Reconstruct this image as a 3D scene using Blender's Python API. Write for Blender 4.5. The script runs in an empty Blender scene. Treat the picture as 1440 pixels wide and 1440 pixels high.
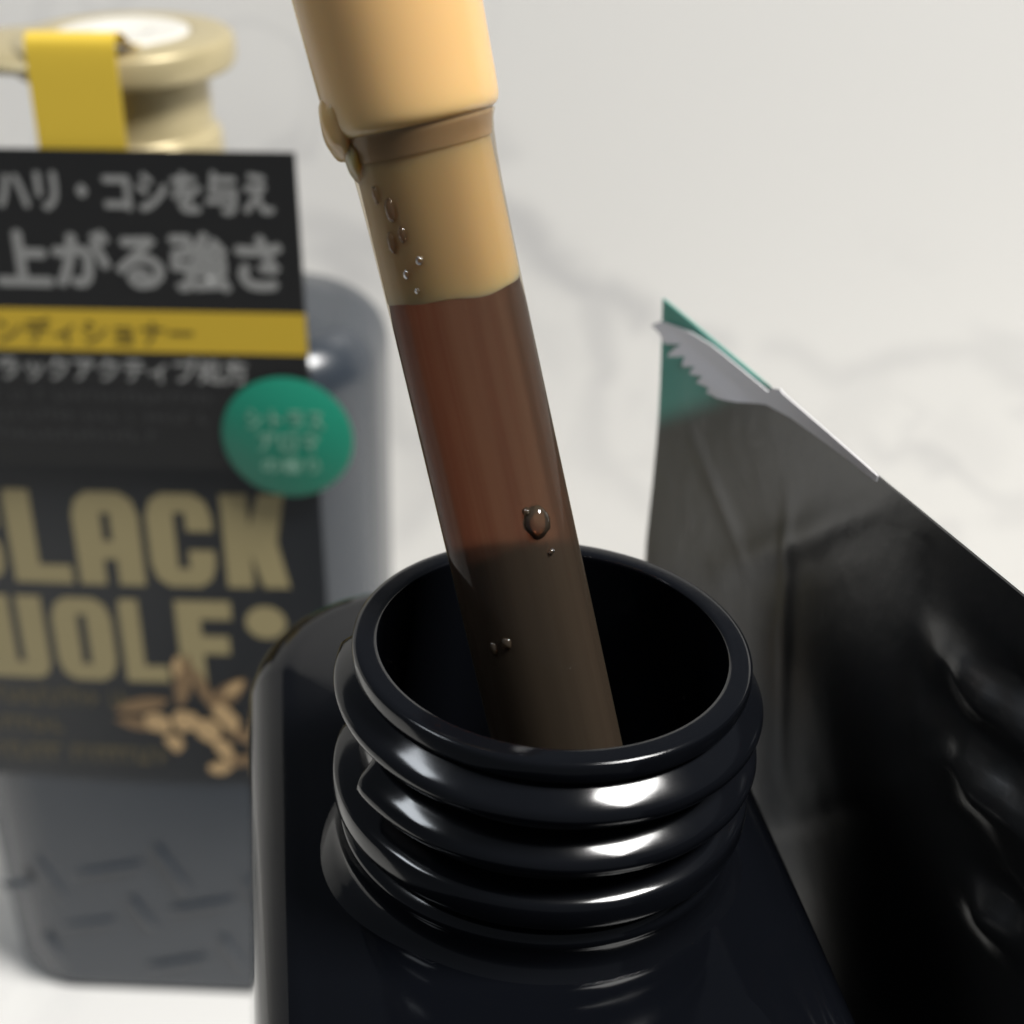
import bpy, bmesh, math, random
from mathutils import Vector, Matrix, Euler, noise

random.seed(7)
SC = bpy.context.scene
COL = SC.collection
MM = 0.001
HC = 252.0                       # camera height above the table, mm

# ------------------------------------------------------------------ camera
cam_d = bpy.data.cameras.new("camera")
cam = bpy.data.objects.new("camera", cam_d)
COL.objects.link(cam)
cam.location = (0, 0, HC * MM)
cam.rotation_euler = (math.radians(90 - 29), 0, 0)
cam_d.sensor_width = 36
cam_d.lens = 2250 / 1440 * 36
cam_d.clip_start = 0.005
cam_d.clip_end = 20
cam_d.dof.use_dof = True
cam_d.dof.focus_distance = 0.119
cam_d.dof.aperture_fstop = 56.25 / 1.75
cam_d.dof.aperture_blades = 0
SC.camera = cam

# ------------------------------------------------------------------ world, lamps, exposure
w = bpy.data.worlds.new("World")
SC.world = w
w.use_nodes = True
wb = w.node_tree.nodes["Background"]
wb.inputs[0].default_value = (0.80, 0.88, 1.0, 1)
wb.inputs[1].default_value = 0.10


def area(name, loc, target, sx, sy, power, col):
    d = bpy.data.lights.new(name, 'AREA')
    d.shape = 'RECTANGLE'
    d.size, d.size_y, d.energy, d.color = sx, sy, power, col
    o = bpy.data.objects.new(name, d)
    COL.objects.link(o)
    o.location = loc
    o.rotation_euler = (Vector(target) - Vector(loc)).to_track_quat('-Z', 'Y').to_euler()
    return o


area("ceiling_lamp", (0.60, -0.09, 1.12), (0.0, 0.15, 0.12), 0.40, 0.28, 22.5, (1.0, 0.985, 0.955))
area("second_ceiling_lamp", (-0.55, 0.02, 0.95), (0.0, 0.12, 0.15), 0.26, 0.14, 1.7, (0.88, 0.94, 1.0))  # unseen second ceiling lamp, placed high left for glints on the pouch

SC.view_settings.view_transform = 'Standard'
SC.view_settings.look = 'None'
SC.view_settings.exposure = 0.0
SC.view_settings.gamma = 1.0
SC.view_settings.use_curve_mapping = False
SC.render.engine = 'CYCLES'
SC.cycles.use_denoising = True
SC.cycles.max_bounces = 7
SC.cycles.transparent_max_bounces = 12
SC.cycles.caustics_refractive = False
SC.cycles.caustics_reflective = False


# ------------------------------------------------------------------ materials
def principled(name, col, rough=0.4, **kw):
    m = bpy.data.materials.new(name)
    m.use_nodes = True
    b = m.node_tree.nodes["Principled BSDF"]
    b.inputs["Base Color"].default_value = (*col, 1)
    b.inputs["Roughness"].default_value = rough
    for k, v in kw.items():
        b.inputs[k.replace("_", " ")].default_value = v
    return m


def nd(m, t, **kw):
    n = m.node_tree.nodes.new(t)
    for k, v in kw.items():
        setattr(n, k, v)
    return n


def lk(m, a, b):
    m.node_tree.links.new(a, b)


def add_bump(m, scale, strength, dist=0.0002, detail=3.0, coord="Object", stretch=None):
    b = m.node_tree.nodes["Principled BSDF"]
    tc = nd(m, "ShaderNodeTexCoord")
    n = nd(m, "ShaderNodeTexNoise")
    n.inputs["Scale"].default_value = scale
    n.inputs["Detail"].default_value = detail
    src = tc.outputs[coord]
    if stretch:
        mp = nd(m, "ShaderNodeMapping")
        mp.inputs["Scale"].default_value = stretch
        lk(m, src, mp.inputs[0])
        src = mp.outputs[0]
    lk(m, src, n.inputs["Vector"])
    bp = nd(m, "ShaderNodeBump")
    bp.inputs["Strength"].default_value = strength
    bp.inputs["Distance"].default_value = dist
    lk(m, n.outputs["Fac"], bp.inputs["Height"])
    lk(m, bp.outputs[0], b.inputs["Normal"])
    return n


def rough_var(m, scale, lo, hi):
    b = m.node_tree.nodes["Principled BSDF"]
    tc = nd(m, "ShaderNodeTexCoord")
    n = nd(m, "ShaderNodeTexNoise")
    n.inputs["Scale"].default_value = scale
    n.inputs["Detail"].default_value = 6
    lk(m, tc.outputs["Object"], n.inputs["Vector"])
    r = nd(m, "ShaderNodeMapRange")
    r.inputs[1].default_value, r.inputs[2].default_value = 0.35, 0.7
    r.inputs[3].default_value, r.inputs[4].default_value = lo, hi
    lk(m, n.outputs["Fac"], r.inputs[0])
    lk(m, r.outputs[0], b.inputs["Roughness"])


def marble(name, offset, veins=()):
    m = principled(name, (0.8, 0.78, 0.74), 0.32)
    b = m.node_tree.nodes["Principled BSDF"]
    tc = nd(m, "ShaderNodeTexCoord")
    mp = nd(m, "ShaderNodeMapping")
    mp.inputs["Location"].default_value = offset
    mp.inputs["Rotation"].default_value = (0.3, 0.5, 0.6)
    lk(m, tc.outputs["Object"], mp.inputs[0])
    facs = []
    for sc, dist, width, amt in ((9.0, 0.9, 0.035, 0.85), (17.0, 1.2, 0.045, 0.5), (4.0, 0.6, 0.10, 0.35)):
        n = nd(m, "ShaderNodeTexNoise")
        n.inputs["Scale"].default_value = sc
        n.inputs["Detail"].default_value = 4
        n.inputs["Distortion"].default_value = dist
        lk(m, mp.outputs[0], n.inputs["Vector"])
        s = nd(m, "ShaderNodeMath", operation='SUBTRACT')
        s.inputs[1].default_value = 0.5
        lk(m, n.outputs["Fac"], s.inputs[0])
        a = nd(m, "ShaderNodeMath", operation='ABSOLUTE')
        lk(m, s.outputs[0], a.inputs[0])
        r = nd(m, "ShaderNodeMapRange", interpolation_type='SMOOTHSTEP')
        r.inputs[1].default_value, r.inputs[2].default_value = 0.0, width
        r.inputs[3].default_value, r.inputs[4].default_value = amt, 0.0
        lk(m, a.outputs[0], r.inputs[0])
        facs.append(r.outputs[0])
    # patches where veins fade away
    pn = nd(m, "ShaderNodeTexNoise")
    pn.inputs["Scale"].default_value = 6.5
    pn.inputs["Detail"].default_value = 2
    lk(m, mp.outputs[0], pn.inputs["Vector"])
    pr = nd(m, "ShaderNodeMapRange", interpolation_type='SMOOTHSTEP')
    pr.inputs[1].default_value, pr.inputs[2].default_value = 0.42, 0.66
    lk(m, pn.outputs["Fac"], pr.inputs[0])
    mx = nd(m, "ShaderNodeMath", operation='MAXIMUM')
    lk(m, facs[0], mx.inputs[0])
    lk(m, facs[1], mx.inputs[1])
    ad = nd(m, "ShaderNodeMath", operation='ADD')
    lk(m, mx.outputs[0], ad.inputs[0])
    lk(m, facs[2], ad.inputs[1])
    mu = nd(m, "ShaderNodeMath", operation='MULTIPLY')
    lk(m, ad.outputs[0], mu.inputs[0])
    lk(m, pr.outputs[0], mu.inputs[1])
    mu2 = nd(m, "ShaderNodeMath", operation='MULTIPLY')
    lk(m, mu.outputs[0], mu2.inputs[0])
    mu2.inputs[1].default_value = 0.55
    mixc = nd(m, "ShaderNodeMix", data_type='RGBA')
    mixc.inputs[6].default_value = (0.80, 0.785, 0.755, 1)
    mixc.inputs[7].default_value = (0.47, 0.465, 0.47, 1)
    last = mu2.outputs[0]
    if veins:
        wn = nd(m, "ShaderNodeTexNoise")
        wn.inputs["Scale"].default_value = 32
        wn.inputs["Detail"].default_value = 5
        lk(m, tc.outputs["Object"], wn.inputs["Vector"])
        ws = nd(m, "ShaderNodeVectorMath", operation='SUBTRACT')
        lk(m, wn.outputs["Color"], ws.inputs[0])
        ws.inputs[1].default_value = (0.5, 0.5, 0.5)
        wm = nd(m, "ShaderNodeVectorMath", operation='MULTIPLY_ADD')
        lk(m, ws.outputs[0], wm.inputs[0])
        wm.inputs[1].default_value = (0.030, 0.0, 0.030)
        lk(m, tc.outputs["Object"], wm.inputs[2])
        fl = nd(m, "ShaderNodeVectorMath", operation='MULTIPLY')
        fl.inputs[1].default_value = (1, 0, 1)
        lk(m, wm.outputs[0], fl.inputs[0])
        for (x0, z0, x1, z1, wd, am) in veins:
            A_ = Vector((x0, 0, z0)) * MM
            D_ = Vector((x1, 0, z1)) * MM - A_
            s1 = nd(m, "ShaderNodeVectorMath", operation='SUBTRACT')
            lk(m, fl.outputs[0], s1.inputs[0])
            s1.inputs[1].default_value = A_
            dt = nd(m, "ShaderNodeVectorMath", operation='DOT_PRODUCT')
            lk(m, s1.outputs[0], dt.inputs[0])
            dt.inputs[1].default_value = D_ / D_.length_squared
            cl = nd(m, "ShaderNodeClamp")
            lk(m, dt.outputs["Value"], cl.inputs[0])
            sc_ = nd(m, "ShaderNodeVectorMath", operation='SCALE')
            sc_.inputs[0].default_value = D_
            lk(m, cl.outputs[0], sc_.inputs["Scale"])
            s2 = nd(m, "ShaderNodeVectorMath", operation='DISTANCE')
            lk(m, s1.outputs[0], s2.inputs[0])
            lk(m, sc_.outputs[0], s2.inputs[1])
            rr = nd(m, "ShaderNodeMapRange", interpolation_type='SMOOTHSTEP')
            rr.inputs[1].default_value, rr.inputs[2].default_value = 0.0, wd * MM
            rr.inputs[3].default_value, rr.inputs[4].default_value = am, 0.0
            lk(m, s2.outputs["Value"], rr.inputs[0])
            mxx = nd(m, "ShaderNodeMath", operation='MAXIMUM')
            lk(m, last, mxx.inputs[0])
            lk(m, rr.outputs[0], mxx.inputs[1])
            last = mxx.outputs[0]
    lk(m, last, mixc.inputs[0])
    lk(m, mixc.outputs[2], b.inputs["Base Color"])
    return m


M = {}
M['table'] = marble("white_marble_table", (0.13, 0.4, 0.0))
M['wall'] = marble("white_marble_wall", (0.62, 0.21, 0.35), (
    (-22, 165, -4, 148, 9, 0.28), (-4, 130, 14, 111, 10, 0.55), (14, 111, 30, 100, 9, 0.5), (30, 100, 52, 96, 6, 0.3),
    (14, 111, 22, 84, 8, 0.4), (22, 84, 20, 62, 9, 0.28), (20, 62, 36, 46, 8, 0.25), (-36, 96, -22, 62, 9, 0.3), (-22, 62, -30, 40, 8, 0.25),
    (66, 92, 84, 85, 8, 0.22), (84, 85, 98, 92, 7, 0.27), (98, 92, 116, 92, 7, 0.22), (116, 92, 140, 78, 10, 0.24), (108, 70, 124, 58, 10, 0.12), (88, 84, 84, 66, 9, 0.12)))
M['black'] = principled("black_gloss_plastic", (0.0035, 0.004, 0.0055), 0.06, IOR=1.48)
add_bump(M['black'], 420, 0.05, 0.0001)
rough_var(M['black'], 160, 0.09, 0.17)
M['black_body'] = principled("black_body_plastic", (0.003, 0.0035, 0.005), 0.07, IOR=1.29)
M['back_body'] = principled("grey_black_plastic", (0.030, 0.038, 0.050), 0.26, IOR=1.65)
M['dark_reflection_sheet'] = principled("dark_reflection_film", (0.010, 0.012, 0.015), 0.30, IOR=1.56)  # dark reflection on the bottle face, put into a sheet's colour
rough_var(M['black_body'], 90, 0.05, 0.16)
M['card'] = principled("black_card", (0.014, 0.014, 0.014), 0.45)
M['yellow'] = principled("yellow_print", (0.62, 0.42, 0.035), 0.45)
M['strap'] = principled("yellow_film", (0.80, 0.56, 0.06), 0.35)
M['grey_print'] = principled("grey_print", (0.30, 0.30, 0.29), 0.5)
M['dim_print'] = principled("dim_print", (0.05, 0.05, 0.05), 0.5)
M['olive_print'] = principled("olive_print", (0.16, 0.115, 0.02), 0.5)
M['gold_print'] = principled("gold_print", (0.33, 0.275, 0.14), 0.45)
M['gold_dim'] = principled("gold_dim_print", (0.11, 0.09, 0.045), 0.45)
M['green'] = principled("green_sticker", (0.012, 0.23, 0.145), 0.45)
M['green_print'] = principled("pale_green_print", (0.24, 0.46, 0.35), 0.5)
M['gold'] = principled("matte_gold_plastic", (0.50, 0.42, 0.24), 0.34, Metallic=0.25)
M['dish'] = principled("silver_insert", (0.78, 0.75, 0.68), 0.22)
M['ginger_a'] = principled("ginger_print_light", (0.50, 0.34, 0.17), 0.5)
M['ginger_b'] = principled("ginger_print_dark", (0.22, 0.14, 0.07), 0.5)


def sss_mat(name, col, rough, weight, scale, radius):
    m = principled(name, col, rough)
    b = m.node_tree.nodes["Principled BSDF"]
    b.inputs["Subsurface Weight"].default_value = weight
    b.inputs["Subsurface Scale"].default_value = scale
    b.inputs["Subsurface Radius"].default_value = radius
    return m


M['chamber'] = sss_mat("honey_plastic", (0.74, 0.47, 0.20), 0.22, 0.4, 0.004, (1.0, 0.6, 0.25))
M['residue'] = sss_mat("amber_residue", (0.48, 0.345, 0.17), 0.35, 0.8, 0.006, (1.0, 0.6, 0.25))
M['shade_band'] = sss_mat("brown_shaded_lip", (0.40, 0.265, 0.14), 0.3, 0.6, 0.001, (1.0, 0.6, 0.3))
M['pouch_white'] = principled("torn_film_white", (0.80, 0.78, 0.80), 0.5)
M['pouch_dark'] = principled("pouch_back_film", (0.05, 0.05, 0.05), 0.35)



def clear_mat(name, tint, milky, milky_col, rough, ior=1.45, refr=None, sheen=1.0):
    """thin clear plastic: lets most light straight through, a little milky, glossy on top"""
    m = bpy.data.materials.new(name)
    m.use_nodes = True
    nt = m.node_tree
    for n in list(nt.nodes):
        if n.type != 'OUTPUT_MATERIAL':
            nt.nodes.remove(n)
    out = [n for n in nt.nodes if n.type == 'OUTPUT_MATERIAL'][0]
    tr = nd(m, "ShaderNodeBsdfRefraction" if refr else "ShaderNodeBsdfTransparent")
    if refr:
        tr.inputs["Roughness"].default_value, tr.inputs["IOR"].default_value = refr
    tr.inputs[0].default_value = (*tint, 1)
    df = nd(m, "ShaderNodeBsdfTranslucent")
    df.inputs[0].default_value = (*milky_col, 1)
    d2 = nd(m, "ShaderNodeBsdfDiffuse")
    d2.inputs[0].default_value = (*milky_col, 1)
    a0 = nd(m, "ShaderNodeMixShader")
    a0.inputs[0].default_value = 0.5
    lk(m, df.outputs[0], a0.inputs[1])
    lk(m, d2.outputs[0], a0.inputs[2])
    a1 = nd(m, "ShaderNodeMixShader")
    a1.inputs[0].default_value = milky
    lk(m, tr.outputs[0], a1.inputs[1])
    lk(m, a0.outputs[0], a1.inputs[2])
    gl = nd(m, "ShaderNodeBsdfGlossy")
    gl.inputs["Roughness"].default_value = rough
    fr = nd(m, "ShaderNodeFresnel")
    fr.inputs[0].default_value = ior
    a2 = nd(m, "ShaderNodeMixShader")
    fm = nd(m, "ShaderNodeMath", operation='MULTIPLY')
    fm.inputs[1].default_value = sheen
    lk(m, fr.outputs[0], fm.inputs[0])
    lk(m, fm.outputs[0], a2.inputs[0])
    lk(m, a1.outputs[0], a2.inputs[1])
    lk(m, gl.outputs[0], a2.inputs[2])
    lk(m, a2.outputs[0], out.inputs[0])
    m["tr"], m["dn"] = tr.name, d2.name
    return m


M['tube'] = clear_mat("clear_tube_plastic", (0.95, 0.90, 0.82), 0.07, (0.62, 0.50, 0.36), 0.05, 1.35, None, 0.42)
# liquid: translucent brown with faint lengthwise streaks
M['liquid'] = clear_mat("brown_liquid", (0.57, 0.40, 0.345), 0.45, (0.055, 0.034, 0.026), 0.15, 1.1, (0.75, 1.035), 0.2)
_m = M['liquid']
_tc = nd(_m, "ShaderNodeTexCoord")
_mp = nd(_m, "ShaderNodeMapping")
_mp.inputs["Scale"].default_value = (700, 700, 16)
_nz = nd(_m, "ShaderNodeTexNoise")
_nz.inputs["Scale"].default_value = 1.0
_nz.inputs["Detail"].default_value = 3
_mx = nd(_m, "ShaderNodeMix", data_type='RGBA')
_mx.inputs[6].default_value = (0.018, 0.009, 0.007, 1)
_mx.inputs[7].default_value = (0.095, 0.068, 0.054, 1)
lk(_m, _tc.outputs["Object"], _mp.inputs[0])
lk(_m, _mp.outputs[0], _nz.inputs["Vector"])
lk(_m, _nz.outputs["Fac"], _mx.inputs[0])
lk(_m, _mx.outputs[2], _m.node_tree.nodes[_m["dn"]].inputs[0])
_mt = nd(_m, "ShaderNodeMix", data_type='RGBA')
_rg = nd(_m, "ShaderNodeMapRange")
_rg.inputs[1].default_value, _rg.inputs[2].default_value = 0.32, 0.68
lk(_m, _nz.outputs["Fac"], _rg.inputs[0])
_mt.inputs[6].default_value = (0.54, 0.27, 0.20, 1)
_mt.inputs[7].default_value = (0.66, 0.45, 0.36, 1)
lk(_m, _rg.outputs[0], _mt.inputs[0])
lk(_m, _mt.outputs[2], _m.node_tree.nodes[_m["tr"]].inputs[0])
M['drop'] = clear_mat("clear_drop", (0.93, 0.86, 0.76), 0.10, (0.6, 0.45, 0.3), 0.09, 1.7)


# ------------------------------------------------------------------ object helpers
def tag(o, label=None, cat=None, group=None, kind=None):
    for k, v in (("label", label), ("category", cat), ("group", group), ("kind", kind)):
        if v:
            o[k] = v
    return o


def empty(name, loc=(0, 0, 0), rot=None):
    o = bpy.data.objects.new(name, None)
    COL.objects.link(o)
    o.empty_display_size = 0.01
    o.location = [c * MM for c in loc]
    if rot:
        o.rotation_euler = rot
    return o


def mesh_obj(name, verts, faces, mat, parent=None, smooth=True, sharp=40, scale=MM):
    me = bpy.data.meshes.new(name)
    me.from_pydata([[c * scale for c in v] for v in verts], [], faces)
    bm = bmesh.new()
    bm.from_mesh(me)
    bmesh.ops.recalc_face_normals(bm, faces=bm.faces)
    bm.to_mesh(me)
    bm.free()
    return link_mesh(name, me, mat, parent, smooth, sharp)


def link_mesh(name, me, mat, parent=None, smooth=True, sharp=40):
    if smooth:
        me.polygons.foreach_set("use_smooth", [True] * len(me.polygons))
        if sharp:
            me.set_sharp_from_angle(angle=math.radians(sharp))
    me.materials.append(mat)
    o = bpy.data.objects.new(name, me)
    COL.objects.link(o)
    if parent:
        o.parent = parent
    return o


def chaikin(pts, n=2, keep_ends=True, closed=False):
    for _ in range(n):
        out = []
        rng = range(len(pts)) if closed else range(len(pts) - 1)
        for i in rng:
            a, b = pts[i], pts[(i + 1) % len(pts)]
            out.append(tuple(0.75 * p + 0.25 * q for p, q in zip(a, b)))
            out.append(tuple(0.25 * p + 0.75 * q for p, q in zip(a, b)))
        if keep_ends and not closed:
            out = [pts[0]] + out + [pts[-1]]
        pts = out
    return pts


def lathe(name, prof, mat, parent=None, seg=96, sharp=50, cap=True, wob=None):
    """prof: list of (radius, z) in mm, outer surface first"""
    v, f = [], []
    for r, z in prof:
        for k in range(seg):
            a = 2 * math.pi * k / seg
            rr = r + (wob(a, z) if wob else 0)
            v.append((rr * math.cos(a), rr * math.sin(a), z))
    for i in range(len(prof) - 1):
        for k in range(seg):
            k2 = (k + 1) % seg
            f.append((i * seg + k, i * seg + k2, (i + 1) * seg + k2, (i + 1) * seg + k))
    if cap:
        f.append(tuple(range(seg)))
        n = (len(prof) - 1) * seg
        f.append(tuple(range(n + seg - 1, n - 1, -1)))
    return mesh_obj(name, v, f, mat, parent, True, sharp)


def blob(name, c, r, mat, parent, seg=20, rings=12, seed=0, amp=0.0):
    v, f = [], []
    for i in range(rings + 1):
        t = math.pi * i / rings
        for k in range(seg):
            a = 2 * math.pi * k / seg
            d = Vector((math.sin(t) * math.cos(a), math.sin(t) * math.sin(a), math.cos(t)))
            s = 1 + amp * noise.noise(d * 1.7 + Vector((seed, seed * 2.1, 0)))
            v.append((c[0] + r[0] * d.x * s, c[1] + r[1] * d.y * s, c[2] + r[2] * d.z * s))
    for i in range(rings):
        for k in range(seg):
            k2 = (k + 1) % seg
            f.append((i * seg + k, i * seg + k2, (i + 1) * seg + k2, (i + 1) * seg + k))
    o = mesh_obj(name, v, f, mat, parent, True, None)
    bm = bmesh.new()
    bm.from_mesh(o.data)
    bmesh.ops.remove_doubles(bm, verts=bm.verts, dist=1e-6)
    bm.to_mesh(o.data)
    bm.free()
    return o


def curve_mesh(loops):
    """filled flat outline (mm, x/y) with holes -> mesh with bare coordinates in mm"""
    cd = bpy.data.curves.new("outline", 'CURVE')
    cd.dimensions = '2D'
    cd.fill_mode = 'BOTH'
    for lp in loops:
        s = cd.splines.new('POLY')
        s.points.add(len(lp) - 1)
        for p, q in zip(s.points, lp):
            p.co = (q[0], q[1], 0, 1)
        s.use_cyclic_u = True
    o = bpy.data.objects.new("outline", cd)
    COL.objects.link(o)
    dg = bpy.context.evaluated_depsgraph_get()
    me = bpy.data.meshes.new_from_object(o.evaluated_get(dg))
    bpy.data.objects.remove(o)
    return me


def text_mesh(body, bold=0.0):
    cd = bpy.data.curves.new("lettering", 'FONT')
    cd.body = body
    cd.size = 1.0
    cd.offset = bold
    cd.fill_mode = 'FRONT'
    cd.resolution_u = 3
    o = bpy.data.objects.new("lettering", cd)
    COL.objects.link(o)
    dg = bpy.context.evaluated_depsgraph_get()
    me = bpy.data.meshes.new_from_object(o.evaluated_get(dg))
    bpy.data.objects.remove(o)
    return me


def fit(me, x0, x1, z0, z1, yfun, flip=False):
    """scale a flat x/y mesh into the box and lay it on the surface y = yfun(x, z) (mm)"""
    xs = [v.co.x for v in me.vertices]
    ys = [v.co.y for v in me.vertices]
    ax, bx, ay, by = min(xs), max(xs), min(ys), max(ys)
    for v in me.vertices:
        x = x0 + (v.co.x - ax) / (bx - ax) * (x1 - x0)
        z = z0 + (v.co.y - ay) / (by - ay) * (z1 - z0)
        v.co = Vector((x, yfun(x, z), z)) * MM
    return me


def lay(me, yfun, dx=0.0):
    for v in me.vertices:
        x, z = v.co.x + dx, v.co.y
        v.co = Vector((x, yfun(x, z), z)) * MM
    return me


# ------------------------------------------------------------------ setting
def slab(name, x0, x1, y0, y1, z0, z1, mat, bev=1.5):
    bm = bmesh.new()
    bmesh.ops.create_cube(bm, size=1)
    for v in bm.verts:
        v.co = Vector(((x0 + x1) / 2 + v.co.x * (x1 - x0), (y0 + y1) / 2 + v.co.y * (y1 - y0), (z0 + z1) / 2 + v.co.z * (z1 - z0))) * MM
    bmesh.ops.bevel(bm, geom=bm.edges[:], offset=bev * MM, segments=2, affect='EDGES')
    me = bpy.data.meshes.new(name)
    bm.to_mesh(me)
    bm.free()
    return link_mesh(name, me, mat, None, True, 30)


tag(slab("table_top", -700, 700, 46, 371, -25, 0, M['table']), kind='structure')
tag(slab("marble_panel", -900, 900, 371.5, 386, -25, 330, M['wall']), kind='structure')


# ------------------------------------------------------------------ bottle bodies
def ring(a, b, r, n=80, bulge=0.05):
    """rounded rectangle, half sizes a and b, corner radius r, evenly walked"""
    r = min(r, a - 0.01, b - 0.01)
    pts = []
    segs = [((a - r), (b - r), 0), (-(a - r), (b - r), 90), (-(a - r), -(b - r), 180), ((a - r), -(b - r), 270)]
    for cx, cy, a0 in segs:
        m = n // 4
        for k in range(m):
            t = math.radians(a0 + 90 * k / (m - 1))
            pts.append((cx + r * math.cos(t), cy + r * math.sin(t)))
    return [(x, y * (1 - bulge * (x / a) ** 2)) for x, y in pts]


def body_mesh(name, mat, parent, height, a_top=45.0, a_bot=41.5, b=23.0, neck_r=14.0, dome=3.5, sh=9.0):
    rows = []
    n = 176

    def add(a, bb, r, z):
        rows.append([(x, y, z) for x, y in ring(a, bb, r, n)])

    def amix(z):
        return a_bot + (a_top - a_bot) * min(1, z / (height - sh))
    add(a_bot - 6, b - 6, 13, 0.8)
    add(a_bot - 3.6, b - 3.6, 14, 0.0)
    for t in (15, 35, 55, 75, 90):
        q = math.radians(t)
        add(a_bot - 3 + 3 * math.sin(q), b - 3 + 3 * math.sin(q), 17, 3 - 3 * math.cos(q))
    for k in range(1, 12):
        z = 3 + (height - sh - 3) * k / 12
        add(amix(z), b, 17, z)
    for k in range(0, 13):
        q = math.radians(90 * k / 12)
        add(a_top - sh * (1 - math.cos(q)), b - sh * (1 - math.cos(q)) * 0.62, 17 - 5 * (1 - math.cos(q)), height - sh + sh * math.sin(q))
    # dome: blend the top outline into the round foot of the neck
    top = rows[-1]
    for k in range(1, 17):
        t = k / 16
        row = []
        for x, y, z in top:
            L = math.hypot(x, y)
            cx, cy = x / L * neck_r, y / L * neck_r
            e = t
            row.append((x + (cx - x) * e, y + (cy - y) * e, height + dome * (1 - (1 - t) ** 2)))
        rows.append(row)
    m = len(rows[0])
    v = [p for rw in rows for p in rw]
    f = []
    for i in range(len(rows) - 1):
        for k in range(m):
            k2 = (k + 1) % m
            f.append((i * m + k, i * m + k2, (i + 1) * m + k2, (i + 1) * m + k))
    f.append(tuple(range(m)))
    return mesh_obj(name, v, f, mat, parent, True, 50)


# ------------------------------------------------------------------ open bottle in front
LIP = Vector((3.1, 100.4, HC - 66.6))
LEAN = math.radians(4.0)
ob = empty("open_bottle")
up = Vector((math.sin(LEAN), 0, math.cos(LEAN)))
BH = 160.0                                     # body height to the shoulder
NECK_TOP = LIP.z / math.cos(LEAN) - 1.8
base = LIP - up * NECK_TOP
ob.location = base * MM
ob.rotation_euler = (0, LEAN, 0)
tag(ob, "glossy black plastic bottle with open threaded neck, its pump lifted out", "bottle")
ZB = NECK_TOP - 19.0                           # height of the neck's foot
bd = body_mesh("body", M['black_body'], ob, ZB - 1.6, neck_r=13.4, dome=1.6, sh=6.5)
bd.rotation_euler = (0, 0, math.radians(90 + 9))

prof = [(17.4, -20.6), (16.6, -19.5), (15.9, -18.7), (15.5, -17.8), (15.5, -16.6), (15.7, -16.0), (15.6, -15.4), (15.0, -14.9), (14.5, -14.6), (14.3, -14.0),
        (14.3, -3.0), (14.35, -2.0), (14.9, -1.7), (15.05, -1.4), (15.05, -0.45),
        (14.95, -0.15), (14.7, -0.02), (14.5, 0.0), (13.6, 0.0), (13.42, -0.02), (13.2, -0.12), (13.15, -0.35), (13.15, -1.0), (13.15, -8), (13.15, -22), (15, -25), (19, -30), (19, -120), (6, -121)]
prof = chaikin(prof, 2)
nk = lathe("neck", prof, M['black'], ob, seg=160, sharp=None, cap=False)
nk.location = (0, 0, NECK_TOP * MM)


def helix(name, parent, mat, a0, a1, z0, pitch, r_in, r_out, hb, ht):
    sec = [(r_in, hb), (r_in + 0.3, hb - 0.1), (r_out - 0.35, ht), (r_out, ht - 0.45), (r_out, -ht - 0.1), (r_out - 0.5, -hb + 0.4), (r_in, -hb - 0.1)]
    sec = chaikin(sec, 2)
    n = int((a1 - a0) / 2.5)
    v, f = [], []
    m = len(sec)
    for i in range(n + 1):
        deg = a0 + (a1 - a0) * i / n
        run = min(deg - a0, a1 - deg)
        fade = min(1, 0.25 + run / 5.0)
        a = math.radians(deg)
        z = z0 - pitch * (deg - a0) / 360
        for r, h in sec:
            rr = r_in + (r - r_in) * fade
            # angle 0 = left (-x), growing towards the viewer (-y)
            v.append((-rr * math.cos(a), -rr * math.sin(a), z + h))
    for i in range(n):
        for k in range(m - 1):
            f.append((i * m + k, i * m + k + 1, (i + 1) * m + k + 1, (i + 1) * m + k))
    f.append(tuple(range(m)))
    f.append(tuple(range(n * m + m - 1, n * m - 1, -1)))
    o = mesh_obj(name, v, f, mat, parent, True, 50)
    return o


helix("screw_thread", nk, M['black'], -14, 352, -3.2, 1.4, 14.1, 16.35, 1.7, 0.5)
helix("screw_thread", nk, M['black'], 28, 340, -7.6, 1.4, 14.1, 16.45, 1.7, 0.5)
helix("screw_thread", nk, M['black'], -16, 350, -12.2, 1.0, 14.1, 16.3, 1.8, 1.1)
for az, z, r in ((20, -6.0, 0.16), (24, -7.2, 0.12), (17, -5.4, 0.10), (152, -9.0, 0.14)):
    a = math.radians(az)
    blob("droplet", (-13.1 * math.cos(a), -13.1 * math.sin(a) * -1 if az > 90 else 13.1 * math.sin(a), z), (r, r, r), M['drop'], nk, 10, 6)

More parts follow.
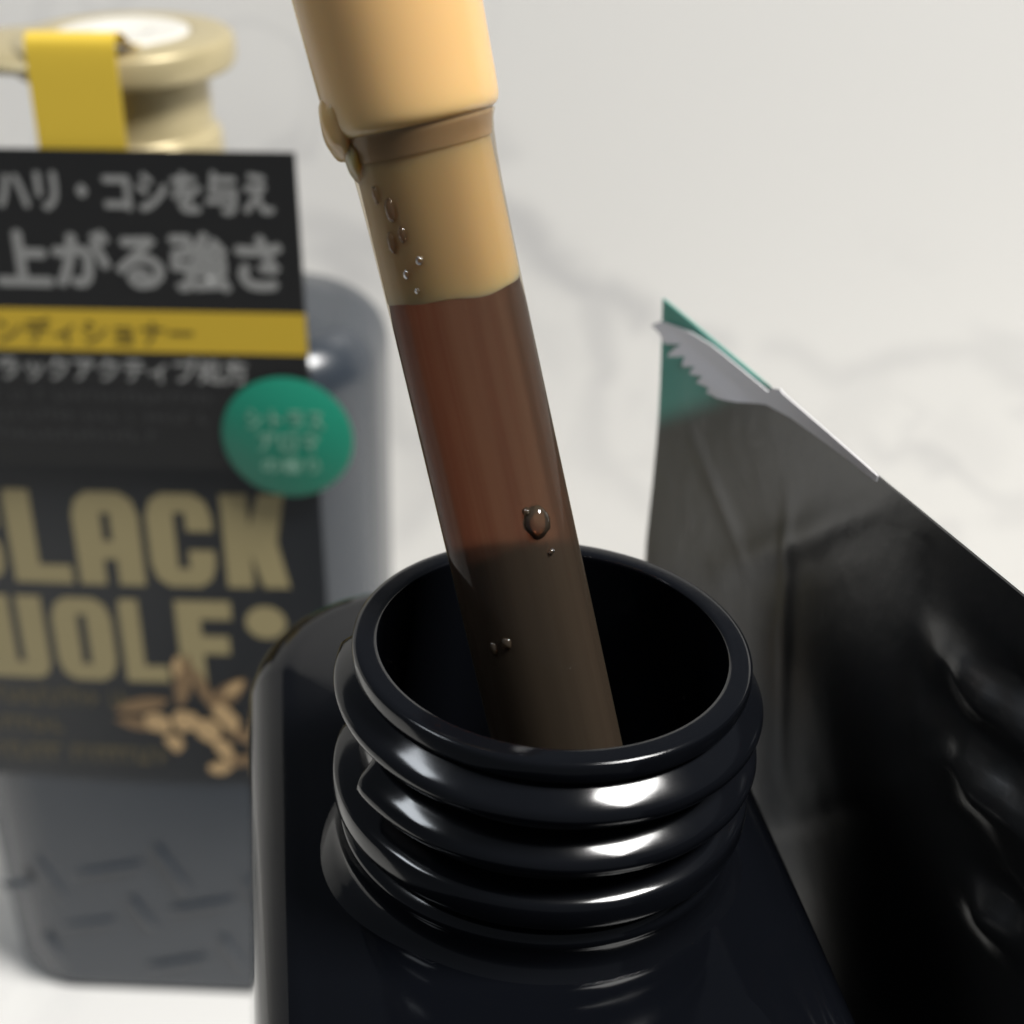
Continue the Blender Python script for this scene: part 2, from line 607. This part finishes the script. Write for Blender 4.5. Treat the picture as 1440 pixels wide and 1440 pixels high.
# ------------------------------------------------------------------ pump tube held in the neck
A = Vector((2.0, 100.4, HC - 68.5))
B = Vector((-6.4, 108.8, HC - 30.7))
ax = (B - A).normalized()
xa = Vector((1, 0, 0)) - ax * ax.x
xa.normalize()
ya = ax.cross(xa)
pt = empty("pump_tube")
pt.matrix_world = Matrix(((xa.x, ya.x, ax.x, A.x * MM), (xa.y, ya.y, ax.y, A.y * MM), (xa.z, ya.z, ax.z, A.z * MM), (0, 0, 0, 1)))
tag(pt, "clear dip tube and honey coloured pump barrel, wet with brown liquid, dipping into bottle neck", "pump tube")
TZ = 40.6          # bottom of the barrel
LV = 29.0          # liquid level in the tube
lathe("barrel", chaikin([(4.7, TZ + 1.0), (5.1, TZ - 0.1), (5.6, TZ - 0.05), (5.95, TZ + 0.4), (6.05, TZ + 1.4), (6.12, TZ + 4), (6.3, TZ + 9), (6.4, TZ + 14), (6.4, TZ + 30), (6.4, TZ + 34), (9.5, TZ + 34.5), (9.5, TZ + 37), (3.0, TZ + 37.5)], 2),
      M['chamber'], pt, 96, 60)
lathe("tube_wall", chaikin([(4.9, -42), (4.9, -20), (4.88, 0), (4.85, 26), (4.9, 32), (5.0, 37), (5.2, 39.6), (5.55, TZ - 0.2)], 1) , M['tube'], pt, 96, None, cap=False)
lathe("shaded_wet_lip", [(4.6, TZ - 1.9), (4.95, TZ - 1.85), (5.1, TZ - 1.2), (5.35, TZ - 0.3), (5.5, TZ + 0.2), (4.6, TZ + 0.4)], M['shade_band'], pt, 96, 40)  # brown ring: shade under the barrel step painted in, with its wet lip


def level(a):      # the ragged edge between residue and liquid
    return LV + 0.35 * math.sin(a - 0.4) + 0.16 * math.sin(3 * a + 1) + 0.08 * math.sin(7 * a)


seg = 96
for nm, zs, mt in (("residue_film", (None, LV + 2, LV + 5, LV + 8, TZ - 0.3), 'residue'), ("brown_liquid", (-41.5, -20, 0, 12, 24, 27, None), 'liquid')):
    v, f = [], []
    for z in zs:
        for k in range(seg):
            a = 2 * math.pi * k / seg
            zz = level(a) + (0.0 if nm == "residue_film" else 0.02) if z is None else z
            r = 4.80 if nm == "residue_film" else 4.83
            if z is None and nm == "brown_liquid":
                r = 4.7
            v.append((r * math.cos(a), r * math.sin(a), zz))
    for i in range(len(zs) - 1):
        for k in range(seg):
            k2 = (k + 1) % seg
            f.append((i * seg + k, i * seg + k2, (i + 1) * seg + k2, (i + 1) * seg + k))
    f.append(tuple(range(seg)))
    n = (len(zs) - 1) * seg
    f.append(tuple(range(n + seg - 1, n - 1, -1)))
    mesh_obj(nm, v, f, M[mt], pt, True, 50)

# clinging drops and bubbles: (angle from viewer, z, size across, size along, thickness)
for ang, z, wd, ln, th, rr in ((-34, 35.4, 0.40, 0.85, 0.22, 4.9), (-40, 33.3, 0.34, 0.75, 0.2, 4.9), (-28, 33.7, 0.30, 0.55, 0.16, 4.9), (-46, 36.6, 0.30, 0.6, 0.16, 4.9),
                          (-18, 31.8, 0.28, 0.28, 0.16, 4.9), (-33, 31.0, 0.22, 0.3, 0.14, 4.9), (-26, 29.8, 0.2, 0.2, 0.2, 4.9), (30, 11.9, 1.0, 1.25, 0.8, 4.7), (22, 13.0, 0.3, 0.3, 0.35, 4.85),
                          (36, 9.6, 0.26, 0.22, 0.3, 4.9), (-20, 3.6, 0.42, 0.45, 0.25, 4.88), (-34, 3.2, 0.3, 0.5, 0.2, 4.88)):
    a = math.radians(ang)
    o = blob("bubble", (0, 0, 0), (wd, th, ln), M['drop'], pt, 14, 9, z, 0.25)
    o.location = (rr * math.sin(a) * MM, -rr * math.cos(a) * MM, z * MM)
    o.rotation_euler = (0, 0, a)
blob("hanging_drop", (-5.08, -0.6, TZ + 0.9), (1.22, 3.2, 2.6), M['chamber'], pt, 36, 22, 3, 0.14)
blob("hanging_drop", (-4.5, -0.5, TZ - 1.1), (0.80, 2.8, 2.1), M['residue'], pt, 36, 22, 8, 0.10)

# ------------------------------------------------------------------ labelled bottle at the back
BB = (-66.5, 268.0, 0.0)
DX = -2.5                                       # print and card sit a little off the axis
YAW = math.radians(3.0)
bb = empty("pump_bottle", BB, (0, 0, -YAW))
tag(bb, "dark grey pump bottle with gold lettering and flat gold pump head, standing behind", "bottle")
H2 = 146.0
A_T, A_B, HB = 43.5, 40.5, 23.0
body_mesh("body", M['back_body'], bb, H2, A_T, A_B, HB, neck_r=15.0, dome=3.0, sh=9.0)


def face_y(x, z, lift=0.15):
    a = A_B + (A_T - A_B) * min(1, max(0, z) / (H2 - 9))
    return -(HB * (1 - 0.05 * (x / a) ** 2)) - lift


# pump: collar, head with silver insert, spout
PX = 2.5
cl_ = lathe("collar", chaikin([(12, 147), (17, 148.5), (17.2, 154), (15.4, 155.5), (15.0, 158), (14.9, 176), (14.6, 177.4), (13.5, 178), (13.4, 180), (13.4, 187), (12.5, 188.2), (6, 188.4)], 2), M['gold'], bb, 96, 50)
cl_.location.x = PX * MM
hd = lathe("pump_head", chaikin([(6, 187.6), (14, 187.7), (17.4, 187.9), (18.1, 188.6), (18.3, 190.5), (18.1, 192.6), (17.5, 193.3), (15.5, 193.7), (11.8, 193.9), (11.2, 193.5), (10.6, 192.7), (5, 192.4), (0.3, 192.3)], 2), M['gold'], bb, 96, 50)
hd.location.x = PX * MM
lathe("silver_insert", chaikin([(10.9, 193.2), (11.0, 193.8), (10.2, 194.05), (8.0, 193.95), (4.6, 193.85), (4.2, 193.5), (0.3, 193.4)], 1), M['dish'], hd, 96, 50)
# spout to the left
v, f = [], []
sec = [(math.cos(2 * math.pi * k / 24), math.sin(2 * math.pi * k / 24)) for k in range(24)]
path = [(-4, 190.7, 16, 2.75), (-14, 190.7, 14.5, 2.75), (-30, 190.2, 9.0, 2.6), (-42, 188.6, 5.0, 2.5), (-46.5, 185.0, 4.2, 2.4)]
for x, z, ry, rz in path:
    for c, s in sec:
        v.append((x + (0.0 if x > -44 else s * 1.2), c * ry, z + s * rz))
for i in range(len(path) - 1):
    for k in range(24):
        k2 = (k + 1) % 24
        f.append((i * 24 + k, i * 24 + k2, (i + 1) * 24 + k2, (i + 1) * 24 + k))
f.append(tuple(range(24)))
f.append(tuple(range(4 * 24 + 23, 4 * 24 - 1, -1)))
mesh_obj("spout", v, f, M['gold'], hd, True, 50)

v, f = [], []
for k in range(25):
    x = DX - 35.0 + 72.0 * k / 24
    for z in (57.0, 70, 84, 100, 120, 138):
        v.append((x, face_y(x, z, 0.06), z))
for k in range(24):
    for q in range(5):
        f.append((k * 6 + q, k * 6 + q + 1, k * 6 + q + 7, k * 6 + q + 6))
mesh_obj("dark_reflection_sheet", v, f, M['dark_reflection_sheet'], bb, True, None)  # added black sheet standing in for the dark reflection behind the lettering
# big gold lettering (drawn on a 0..1 box per letter)
LET = {
    'B': [[(0, 0), (.72, 0), (.94, .08), (1, .2), (1, .38), (.9, .5), (1, .62), (1, .8), (.94, .92), (.72, 1), (0, 1)], [(.42, .18), (.42, .40), (.6, .40), (.6, .18)], [(.42, .6), (.42, .82), (.6, .82), (.6, .6)]],
    'L': [[(0, 0), (1, 0), (1, .2), (.46, .2), (.46, 1), (.06, 1), (0, .94)]],
    'A': [[(0, 0), (.40, 0), (.40, .28), (.60, .28), (.60, 0), (1, 0), (1, .76), (.92, .92), (.74, 1), (.26, 1), (.08, .92), (0, .76)], [(.43, .48), (.43, .78), (.57, .78), (.57, .48)]],
    'C': [[(.26, 0), (.74, 0), (.92, .08), (1, .24), (1, .40), (.6, .40), (.6, .2), (.42, .2), (.42, .8), (.6, .8), (.6, .60), (1, .60), (1, .76), (.92, .92), (.74, 1), (.26, 1), (.08, .92), (0, .76), (0, .24), (.08, .08)]],
    'K': [[(0, 0), (.42, 0), (.42, .36), (.58, 0), (1, 0), (.84, .5), (1, 1), (.6, 1), (.42, .66), (.42, 1), (0, 1)]],
    'W': [[(.14, 0), (.86, 0), (.96, .06), (1, .18), (1, 1), (.72, 1), (.72, .2), (.63, .2), (.63, 1), (.37, 1), (.37, .2), (.28, .2), (.28, 1), (0, 1), (0, .18), (.04, .06)]],
    'O': [[(.26, 0), (.74, 0), (.92, .08), (1, .24), (1, .76), (.92, .92), (.74, 1), (.26, 1), (.08, .92), (0, .76), (0, .24), (.08, .08)], [(.42, .2), (.42, .8), (.58, .8), (.58, .2)]],
    'F': [[(0, 0), (.44, 0), (.44, .36), (.92, .36), (.92, .58), (.44, .58), (.44, .78), (1, .78), (1, 1), (0, 1)]],
}


def letter(ch, x0, x1, z0, z1):
    lps = [[(x0 + px * (x1 - x0), z0 + pz * (z1 - z0)) for px, pz in lp] for lp in LET[ch]]
    me = lay(curve_mesh(lps), lambda x, z: face_y(x, z), DX)
    return link_mesh("letter", me, M['gold_print'], bb, False)


for ch, x0, x1 in (('B', -32.2, -20.8), ('L', -19.2, -8.6), ('A', -7.2, 4.6), ('C', 6.0, 17.6), ('K', 19.4, 30.6)):
    letter(ch, x0, x1, 101.2, 120.2)
for ch, x0, x1 in (('W', -32.0, -15.4), ('O', -13.8, -2.8), ('L', -1.2, 6.8), ('F', 9.2, 19.4)):
    letter(ch, x0, x1, 80.2, 98.2)


def disc_loop(cx, cz, rx, rz, n=28, rot=0.0, wob=0.0, seed=0):
    out = []
    for k in range(n):
        t = 2 * math.pi * k / n
        q = 1 + wob * noise.noise(Vector((math.cos(t) * 1.3, math.sin(t) * 1.3, seed)))
        x, z = rx * q * math.cos(t), rz * q * math.sin(t)
        out.append((cx + x * math.cos(rot) - z * math.sin(rot), cz + x * math.sin(rot) + z * math.cos(rot)))
    return out


link_mesh("printed_dot", lay(curve_mesh([disc_loop(25.6, 93.8, 3.7, 3.5)]), face_y, DX), M['gold_print'], bb, False)
# small print lines too blurred to read: rows of tiny uneven strokes
def small_print(x0, x1, z0, z1, mat, parent, yf, pitch=1.25, fill=0.62, seed=1):
    rnd = random.Random(seed)
    lps = []
    x = x0
    while x < x1 - pitch * 0.5:
        wd = pitch * fill * rnd.uniform(0.7, 1.15)
        if rnd.random() > 0.1:
            a, b_ = z0, z1
            t = 0.28 * (z1 - z0)
            k = rnd.randrange(3)
            lps.append([(x, a), (x + wd * 0.34, a), (x + wd * 0.34, b_), (x, b_)])
            zz = (b_ - t, a, (a + b_ - t) / 2)[k]
            lps.append([(x + wd * 0.4, zz), (x + wd, zz), (x + wd, zz + t), (x + wd * 0.4, zz + t)])
        x += pitch
    return link_mesh("small_print", lay(curve_mesh(lps), yf, DX if parent is bb else 0.0), mat, parent, False)


small_print(-33, -6.5, 74.2, 77.8, M['gold_dim'], bb, face_y, 2.0, 0.8, 2)
small_print(-5.0, -1.8, 74.2, 77.8, M['gold_dim'], bb, face_y, 1.6, 0.8, 3)
small_print(-33, -15, 67.8, 71.0, M['gold_dim'], bb, face_y, 2.0, 0.8, 4)
small_print(-33, 5.0, 61.0, 64.8, M['gold_dim'], bb, face_y, 2.1, 0.85, 5)
# printed root
def leaf_loop(cx, cz, rx, rz, rot, n=26):
    out = []
    for k in range(n):
        t = 2 * math.pi * k / n
        x, z = rx * math.cos(t), rz * math.sin(t) * abs(math.sin(t)) ** 0.8
        out.append((cx + x * math.cos(rot) - z * math.sin(rot), cz + x * math.sin(rot) + z * math.cos(rot)))
    return out


for i, (cx, cz, rx, rz, rt, mt) in enumerate((
        (9.3, 80.5, 6.2, 1.7, 1.35, 'b'), (17.2, 77.8, 5.2, 1.9, 0.75, 'b'), (0.8, 74.8, 5.6, 1.7, 0.25, 'b'), (20.0, 68.0, 4.6, 1.5, -0.45, 'b'), (-0.5, 70.5, 4.4, 1.3, -0.2, 'b'), (12.8, 79.0, 5.0, 1.2, 1.9, 'b'),
        (3.6, 70.8, 2.9, 2.0, -0.5, 'a'), (6.2, 66.4, 1.6, 2.2, 0.3, 'a'), (8.8, 71.6, 2.9, 2.4, 0.2, 'a'), (12.6, 69.4, 2.3, 3.4, 0.7, 'a'), (16.6, 72.8, 2.0, 3.2, 0.5, 'a'),
        (15.6, 65.0, 1.5, 3.0, 0.4, 'a'), (14.4, 60.8, 2.3, 1.5, 0.2, 'a'), (18.8, 62.6, 3.0, 1.2, 0.35, 'b'), (8.4, 84.0, 2.6, 0.9, 1.4, 'a'), (18.6, 79.4, 2.6, 1.0, 0.8, 'a'))):
    shape = leaf_loop(cx, cz, rx, rz, rt) if i < 6 or i > 12 else disc_loop(cx, cz, rx, rz, 24, rt, 0.35, i)
    link_mesh("printed_root", lay(curve_mesh([shape]), lambda x, z, q=i: face_y(x, z, 0.2 + 0.02 * q), DX), M['ginger_' + mt], bb, False)

# raised basket weave near the foot
def bar(x0, z0, x1, z1, wd, mat, parent, name):
    L = math.hypot(x1 - x0, z1 - z0)
    n = 6
    dx, dz = (x1 - x0) / L, (z1 - z0) / L
    nx, nz = -dz, dx
    v, f = [], []
    for i in range(n + 1):
        t = i / n
        cx, cz = x0 + (x1 - x0) * t, z0 + (z1 - z0) * t
        for s, lift in ((-1, -0.15), (-0.5, 0.38), (0.5, 0.38), (1, -0.15)):
            x, z = cx + nx * wd * s, cz + nz * wd * s
            e = lift if 0 < i < n else -0.15
            v.append((x, face_y(x, z, e), z))
    for i in range(n):
        for k in range(3):
            f.append((i * 4 + k, i * 4 + k + 1, i * 4 + 5 + k, i * 4 + 4 + k))
    return mesh_obj(name, v, f, mat, parent, True, 60)


for x0, z0, x1, z1 in ((-21.3, 31.8, -6.2, 35.3), (-1.9, 23.3, 11.8, 26.7), (-25.6, 17.7, -13.4, 20.0), (-8.4, 7.2, 4.6, 10.6), (-36, 27.5, -30.0, 29.0), (16, 36, 29, 39.5),
                       (18, 16, 31, 19.5), (-27.8, 36.0, -22.6, 23.7), (-3.3, 40.6, 2.4, 28.4), (-9.8, 26.5, -5.5, 18.0), (14.0, 33.0, 18.5, 21.0), (-29, 15, -26, 8), (8, 17, 12, 8), (30, 33, 33, 25)):
    bar(x0, z0, x1, z1, 1.1, M['back_body'], bb, "raised_bar")

# ------------------------------------------------------------------ hanging card over the pump
hc = empty("hang_card", (BB[0] + DX + 1.5, BB[1], 1.3), (0, 0, -YAW))
tag(hc, "black hanging card with grey lettering, yellow strap and round green sticker on pump bottle", "card")
CY = -25.2


def sheet(name, x0, x1, z0, z1, y, th, mat, parent, bend=0.0):
    v, f = [], []
    n = 10
    for side in (0, 1):
        for i in range(n + 1):
            for j in (0, 1):
                t = i / n
                x = x0 + (x1 - x0) * t
                v.append((x, y + side * th + bend * (2 * t - 1) ** 2, z0 if j == 0 else z1))
    m = (n + 1) * 2
    for i in range(n):
        a = i * 2
        f.append((a, a + 2, a + 3, a + 1))
        f.append((m + a, m + a + 1, m + a + 3, m + a + 2))
        f.append((a, m + a, m + a + 2, a + 2))
        f.append((a + 1, a + 3, m + a + 3, m + a + 1))
    f.append((0, 1, m + 1, m))
    f.append((2 * n, m + 2 * n, m + 2 * n + 1, 2 * n + 1))
    return mesh_obj(name, v, f, mat, parent, True, 30)


CARD_TOP, CARD_BOT = 180.0, 125.0
sheet("card_panel", -35.6, 35.6, CARD_BOT, CARD_TOP, CY, 0.4, M['card'], hc)
sheet("yellow_stripe", -35.55, 35.55, 146.4, 153.6, CY - 0.08, 0.05, M['yellow'], hc)
flat = lambda lift: (lambda x, z: CY - lift)


def words(body, x0, x1, z0, z1, mat, bold, lift=0.12):
    bm = bmesh.new()
    k = bold * (z1 - z0)
    for q, (ex, ez) in enumerate(((-1, 0), (1, 0), (0, 1), (0, -1))):
        me = fit(text_mesh(body, 0.008), x0 + ex * k, x1 + ex * k, z0 + ez * k, z1 + ez * k, flat(lift + 0.015 * q))
        bm.from_mesh(me)
        bpy.data.meshes.remove(me)
    me = bpy.data.meshes.new("lettering")
    bm.to_mesh(me)
    bm.free()
    return link_mesh("lettering", me, mat, hc, False)


words("ハリ・コシを与え", -11.8, 31.6, 170.2, 176.8, M['grey_print'], 0.04)
words("上がる強さ", -13.8, 32.2, 157.3, 166.9, M['grey_print'], 0.04)
words("コンディショナー", -20.0, 17.0, 147.6, 152.2, M['olive_print'], 0.012, 0.16)
words("ブラックアクティブ処方", -20.5, 25.2, 141.0, 145.4, M['grey_print'], 0.03)
for k, z in enumerate((137.2, 133.6, 130.0)):
    small_print(-30, (21, 18, 11)[k], z, z + 2.0, M['dim_print'], hc, flat(0.12), 1.5, 0.8, 20 + k)
# strap: up from the card, over the rim of the pump head
pts = [(CY + 0.7, 174.0), (CY + 0.6, 186.0), (CY + 0.5, 194.8), (CY + 0.9, 196.7), (CY + 2.4, 197.4), (CY + 5.0, 196.8), (CY + 9.0, 194.2), (CY + 12.0, 193.2), (CY + 14.0, 193.0)]
pts = chaikin(pts, 2)
v, f = [], []
for y, z in pts:
    for x in (-4.4, 9.4):
        v.append((x, y, z))
        v.append((x, y + 0.25, z - 0.25))
for i in range(len(pts) - 1):
    a = i * 4
    f += [(a, a + 2, a + 6, a + 4), (a + 1, a + 5, a + 7, a + 3), (a, a + 4, a + 5, a + 1), (a + 2, a + 3, a + 7, a + 6)]
n = (len(pts) - 1) * 4
f += [(0, 1, 3, 2), (n, n + 2, n + 3, n + 1)]
mesh_obj("strap", v, f, M['strap'], hc, True, 40)
# sticker
st = lathe("green_sticker", [(0.01, 0.0), (10.9, 0.0), (11.1, 0.12), (10.9, 0.25), (0.01, 0.25)], M['green'], hc, 64, 40, cap=False)
st.rotation_euler = (math.radians(90), 0, 0)
st.location = (31.2 * MM, (CY - 0.15) * MM, 131.4 * MM)
for body, x0, x1, z0, z1 in (("シトラス", 24.6, 37.6, 133.2, 136.6), ("アロマ", 26.2, 36.6, 129.0, 132.2), ("の香り", 26.6, 36.4, 124.9, 127.8)):
    words(body, x0, x1, z0, z1, M['green_print'], 0.01, 0.6)

# ------------------------------------------------------------------ refill pouch on the right
P0 = Vector((16.0, 159.7, HC - 62.6))
E2 = Vector((37.8, 99.6, HC - 62.6)) - P0
E2.normalize()
NRM = Vector((E2.y, -E2.x, 0)).normalized()          # horizontal, towards bottle and viewer
if NRM.x > 0:
    NRM = -NRM
rp = empty("refill_pouch")
rp.location = (P0.x * MM, P0.y * MM, 0)
rp.rotation_euler = (0, 0, math.atan2(E2.y, E2.x))
tag(rp, "black glossy film refill pouch with teal corner and torn top edge", "pouch")
# local frame: x along the top edge, y = horizontal normal, z up
RZ = Matrix.Rotation(-math.atan2(E2.y, E2.x), 3, 'Z')
NL = RZ @ NRM                                          # (0, -1, 0) or (0, 1, 0)
SY = 1.0 if NL.y > 0 else -1.0
TOPZ = HC - 62.6
PW = 132.0


def ss(a, b, x):
    t = max(0, min(1, (x - a) / (b - a)))
    return t * t * (3 - 2 * t)


DENTS = []
CREASES = ((45, 1.5, 17, 24, 0.45, 1.6), (30, 9, 36, 36, 0.35, 1.3), (60, 19, 34, 44, 0.5, 1.5), (52, 3, 57, 30, -0.35, 1.4), (8, 12, 24, 20, 0.22, 1.2))


def pouch_front(u, vv):
    lean = 0.8 * ss(0, 30, vv)
    du = 0.8 * math.sin(math.pi * min(1, vv / 30)) * (1 - ss(0, 30, u))
    bulge = 2.5 * math.exp(-((u - 50) / 14.0) ** 2) * ss(1, 26, vv)
    wr = 0.5 * noise.noise(Vector((u * 0.03, vv * 0.035, 1.3))) + 0.05 * noise.noise(Vector((u * 0.12, vv * 0.12, 4.0)))
    wr *= ss(0, 10, vv) * 0.8 + 0.2
    d = lean + bulge + wr
    for (ua, va, ub, vb, am, wd) in CREASES:       # thin creases in the film
        t = max(0.0, min(1.0, ((u - ua) * (ub - ua) + (vv - va) * (vb - va)) / ((ub - ua) ** 2 + (vb - va) ** 2)))
        q = math.hypot(u - ua - t * (ub - ua), vv - va - t * (vb - va)) + 0.5 * noise.noise(Vector((u * 0.2, vv * 0.2, 2.0)))
        d += 0.6 * am * math.sin(math.pi * (0.1 + 0.8 * t)) * math.exp(-(q / wd) ** 2)
    for (cu, cv, du_, dv_, ru, rv) in DENTS:       # shallow dents, shaped to catch a glint of the second ceiling lamp
        rag = 0.8 + 0.5 * noise.noise(Vector((u * 0.35, vv * 0.5, 9.0)))
        d += rag * (du_ * (u - cu) + dv_ * (vv - cv)) * math.exp(-((u - cu) / ru) ** 2 - ((vv - cv) / rv) ** 2)
    return Vector((u + du, SY * d, TOPZ - vv))


def add_dent(cu, cv, ru, rv):
    e = 0.2
    base_u = SY * (pouch_front(cu + e, cv).y - pouch_front(cu - e, cv).y) / (2 * e)
    base_v = SY * (pouch_front(cu, cv + e).y - pouch_front(cu, cv - e).y) / (2 * e)
    p = P0 + E2 * cu
    p.z = TOPZ - cv
    n = ((Vector((0, 0, HC)) - p).normalized() + (Vector((-550, 20, 950)) - p).normalized()).normalized()
    c = n.dot(NRM)
    return (cu, cv, -n.dot(E2) / c - base_u, n.z / c - base_v, ru, rv)


def pouch_back(u, vv):
    p = pouch_front(u, vv)
    th = 0.25 + 20 * ss(0, 26, u) * ss(0, 26, PW - u) * ss(6, 110, vv)
    return Vector((p.x, p.y - SY * th, p.z))


DENTS += [add_dent(64.6, 9.0, 6.5, 2.2), add_dent(66.0, 15.8, 5.2, 2.6), add_dent(68.0, 26.0, 3.0, 2.2)]
NU, NV = 180, 170
us = [PW * i / NU for i in range(NU + 1)]
vs = [TOPZ * (j / NV) ** 1.25 for j in range(NV + 1)]
vs[-1] = TOPZ - 0.3
v, f = [], []
for side in (pouch_front, pouch_back):
    for j in range(NV + 1):
        for i in range(NU + 1):
            v.append(tuple(side(us[i], vs[j])))
W = NU + 1
K = W * (NV + 1)
for j in range(NV):
    for i in range(NU):
        a = j * W + i
        f.append((a, a + 1, a + W + 1, a + W))
        f.append((K + a, K + a + W, K + a + W + 1, K + a + 1))
for i in range(NU):
    f.append((i, K + i, K + i + 1, i + 1))
    b_ = NV * W + i
    f.append((b_, b_ + 1, K + b_ + 1, K + b_))
for j in range(NV):
    a = j * W
    f.append((a, a + W, K + a + W, K + a))
    a = j * W + NU
    f.append((a, K + a, K + a + W, a + W))

m = principled("black_pouch_film", (0.016, 0.016, 0.016), 0.28, IOR=1.9)
bs = m.node_tree.nodes["Principled BSDF"]
tc = nd(m, "ShaderNodeTexCoord")
sp = nd(m, "ShaderNodeSeparateXYZ")
lk(m, tc.outputs["Object"], sp.inputs[0])
# teal corner: above a slanted printed edge  z > z0 + k*u
mu = nd(m, "ShaderNodeMath", operation='MULTIPLY')
mu.inputs[1].default_value = -0.62
lk(m, sp.outputs[0], mu.inputs[0])
ad = nd(m, "ShaderNodeMath", operation='ADD')
lk(m, sp.outputs[2], ad.inputs[0])
lk(m, mu.outputs[0], ad.inputs[1])
mr = nd(m, "ShaderNodeMapRange", interpolation_type='SMOOTHSTEP')
mr.inputs[1].default_value = (TOPZ - 16.4) * MM
mr.inputs[2].default_value = (TOPZ - 12.4) * MM
lk(m, ad.outputs[0], mr.inputs[0])
mc = nd(m, "ShaderNodeMix", data_type='RGBA')
mc.inputs[6].default_value = (0.016, 0.016, 0.016, 1)
mc.inputs[7].default_value = (0.06, 0.33, 0.26, 1)
lk(m, mr.outputs[0], mc.inputs[0])
lk(m, mc.outputs[2], bs.inputs["Base Color"])
add_bump(m, 300, 0.18, 0.0003, 5)
M['pouch'] = m
mesh_obj("film_bag", v, f, M['pouch'], rp, True, 60)

# torn white strip along the top edge, (u, v) in mm, laid just in front of the film
low = [(-1.77, 3.53), (0.98, 3.52), (2.29, 3.99), (6.16, 2.61), (3.47, 4.98), (7.93, 3.17), (8.07, 4.23), (10.45, 3.25), (9.76, 4.33), (12.59, 3.46), (11.44, 4.57), (14.42, 3.93), (13.88, 4.63), (16.2, 4.25), (19.85, 3.19), (24.66, 1.45), (29.3, 0.75), (34.42, 0.45), (39.23, 0.2), (43.8, 0.1)]
upp = [(43.93, -0.5), (35.45, -0.75), (27.41, -0.9), (26.84, -1.1), (25.28, -0.55), (24.73, 0.1), (19.28, 0.1), (13.16, 0.15), (7.6, 0.7), (0.82, 2.12)]
me = curve_mesh([[(a, b_) for a, b_ in low + upp]])
bm = bmesh.new()
bm.from_mesh(me)
bmesh.ops.triangulate(bm, faces=bm.faces)
bmesh.ops.subdivide_edges(bm, edges=bm.edges, cuts=2, use_grid_fill=True)
for q in bm.verts:
    u, vv = q.co.x, q.co.y
    p = pouch_front(max(u, 0), max(vv, 0))
    curl = 0.5 + 0.9 * ss(2, 4, vv) * ss(-2, 8, u)
    q.co = Vector((p.x + min(u, 0), p.y + SY * curl, TOPZ - vv)) * MM
ext = bmesh.ops.extrude_face_region(bm, geom=bm.faces[:])
for q in [g for g in ext['geom'] if isinstance(g, bmesh.types.BMVert)]:
    q.co.y -= SY * 0.00015
bmesh.ops.recalc_face_normals(bm, faces=bm.faces)
bm.to_mesh(me)
bm.free()
link_mesh("torn_strip", me, M['pouch_white'], rp, True, 40)
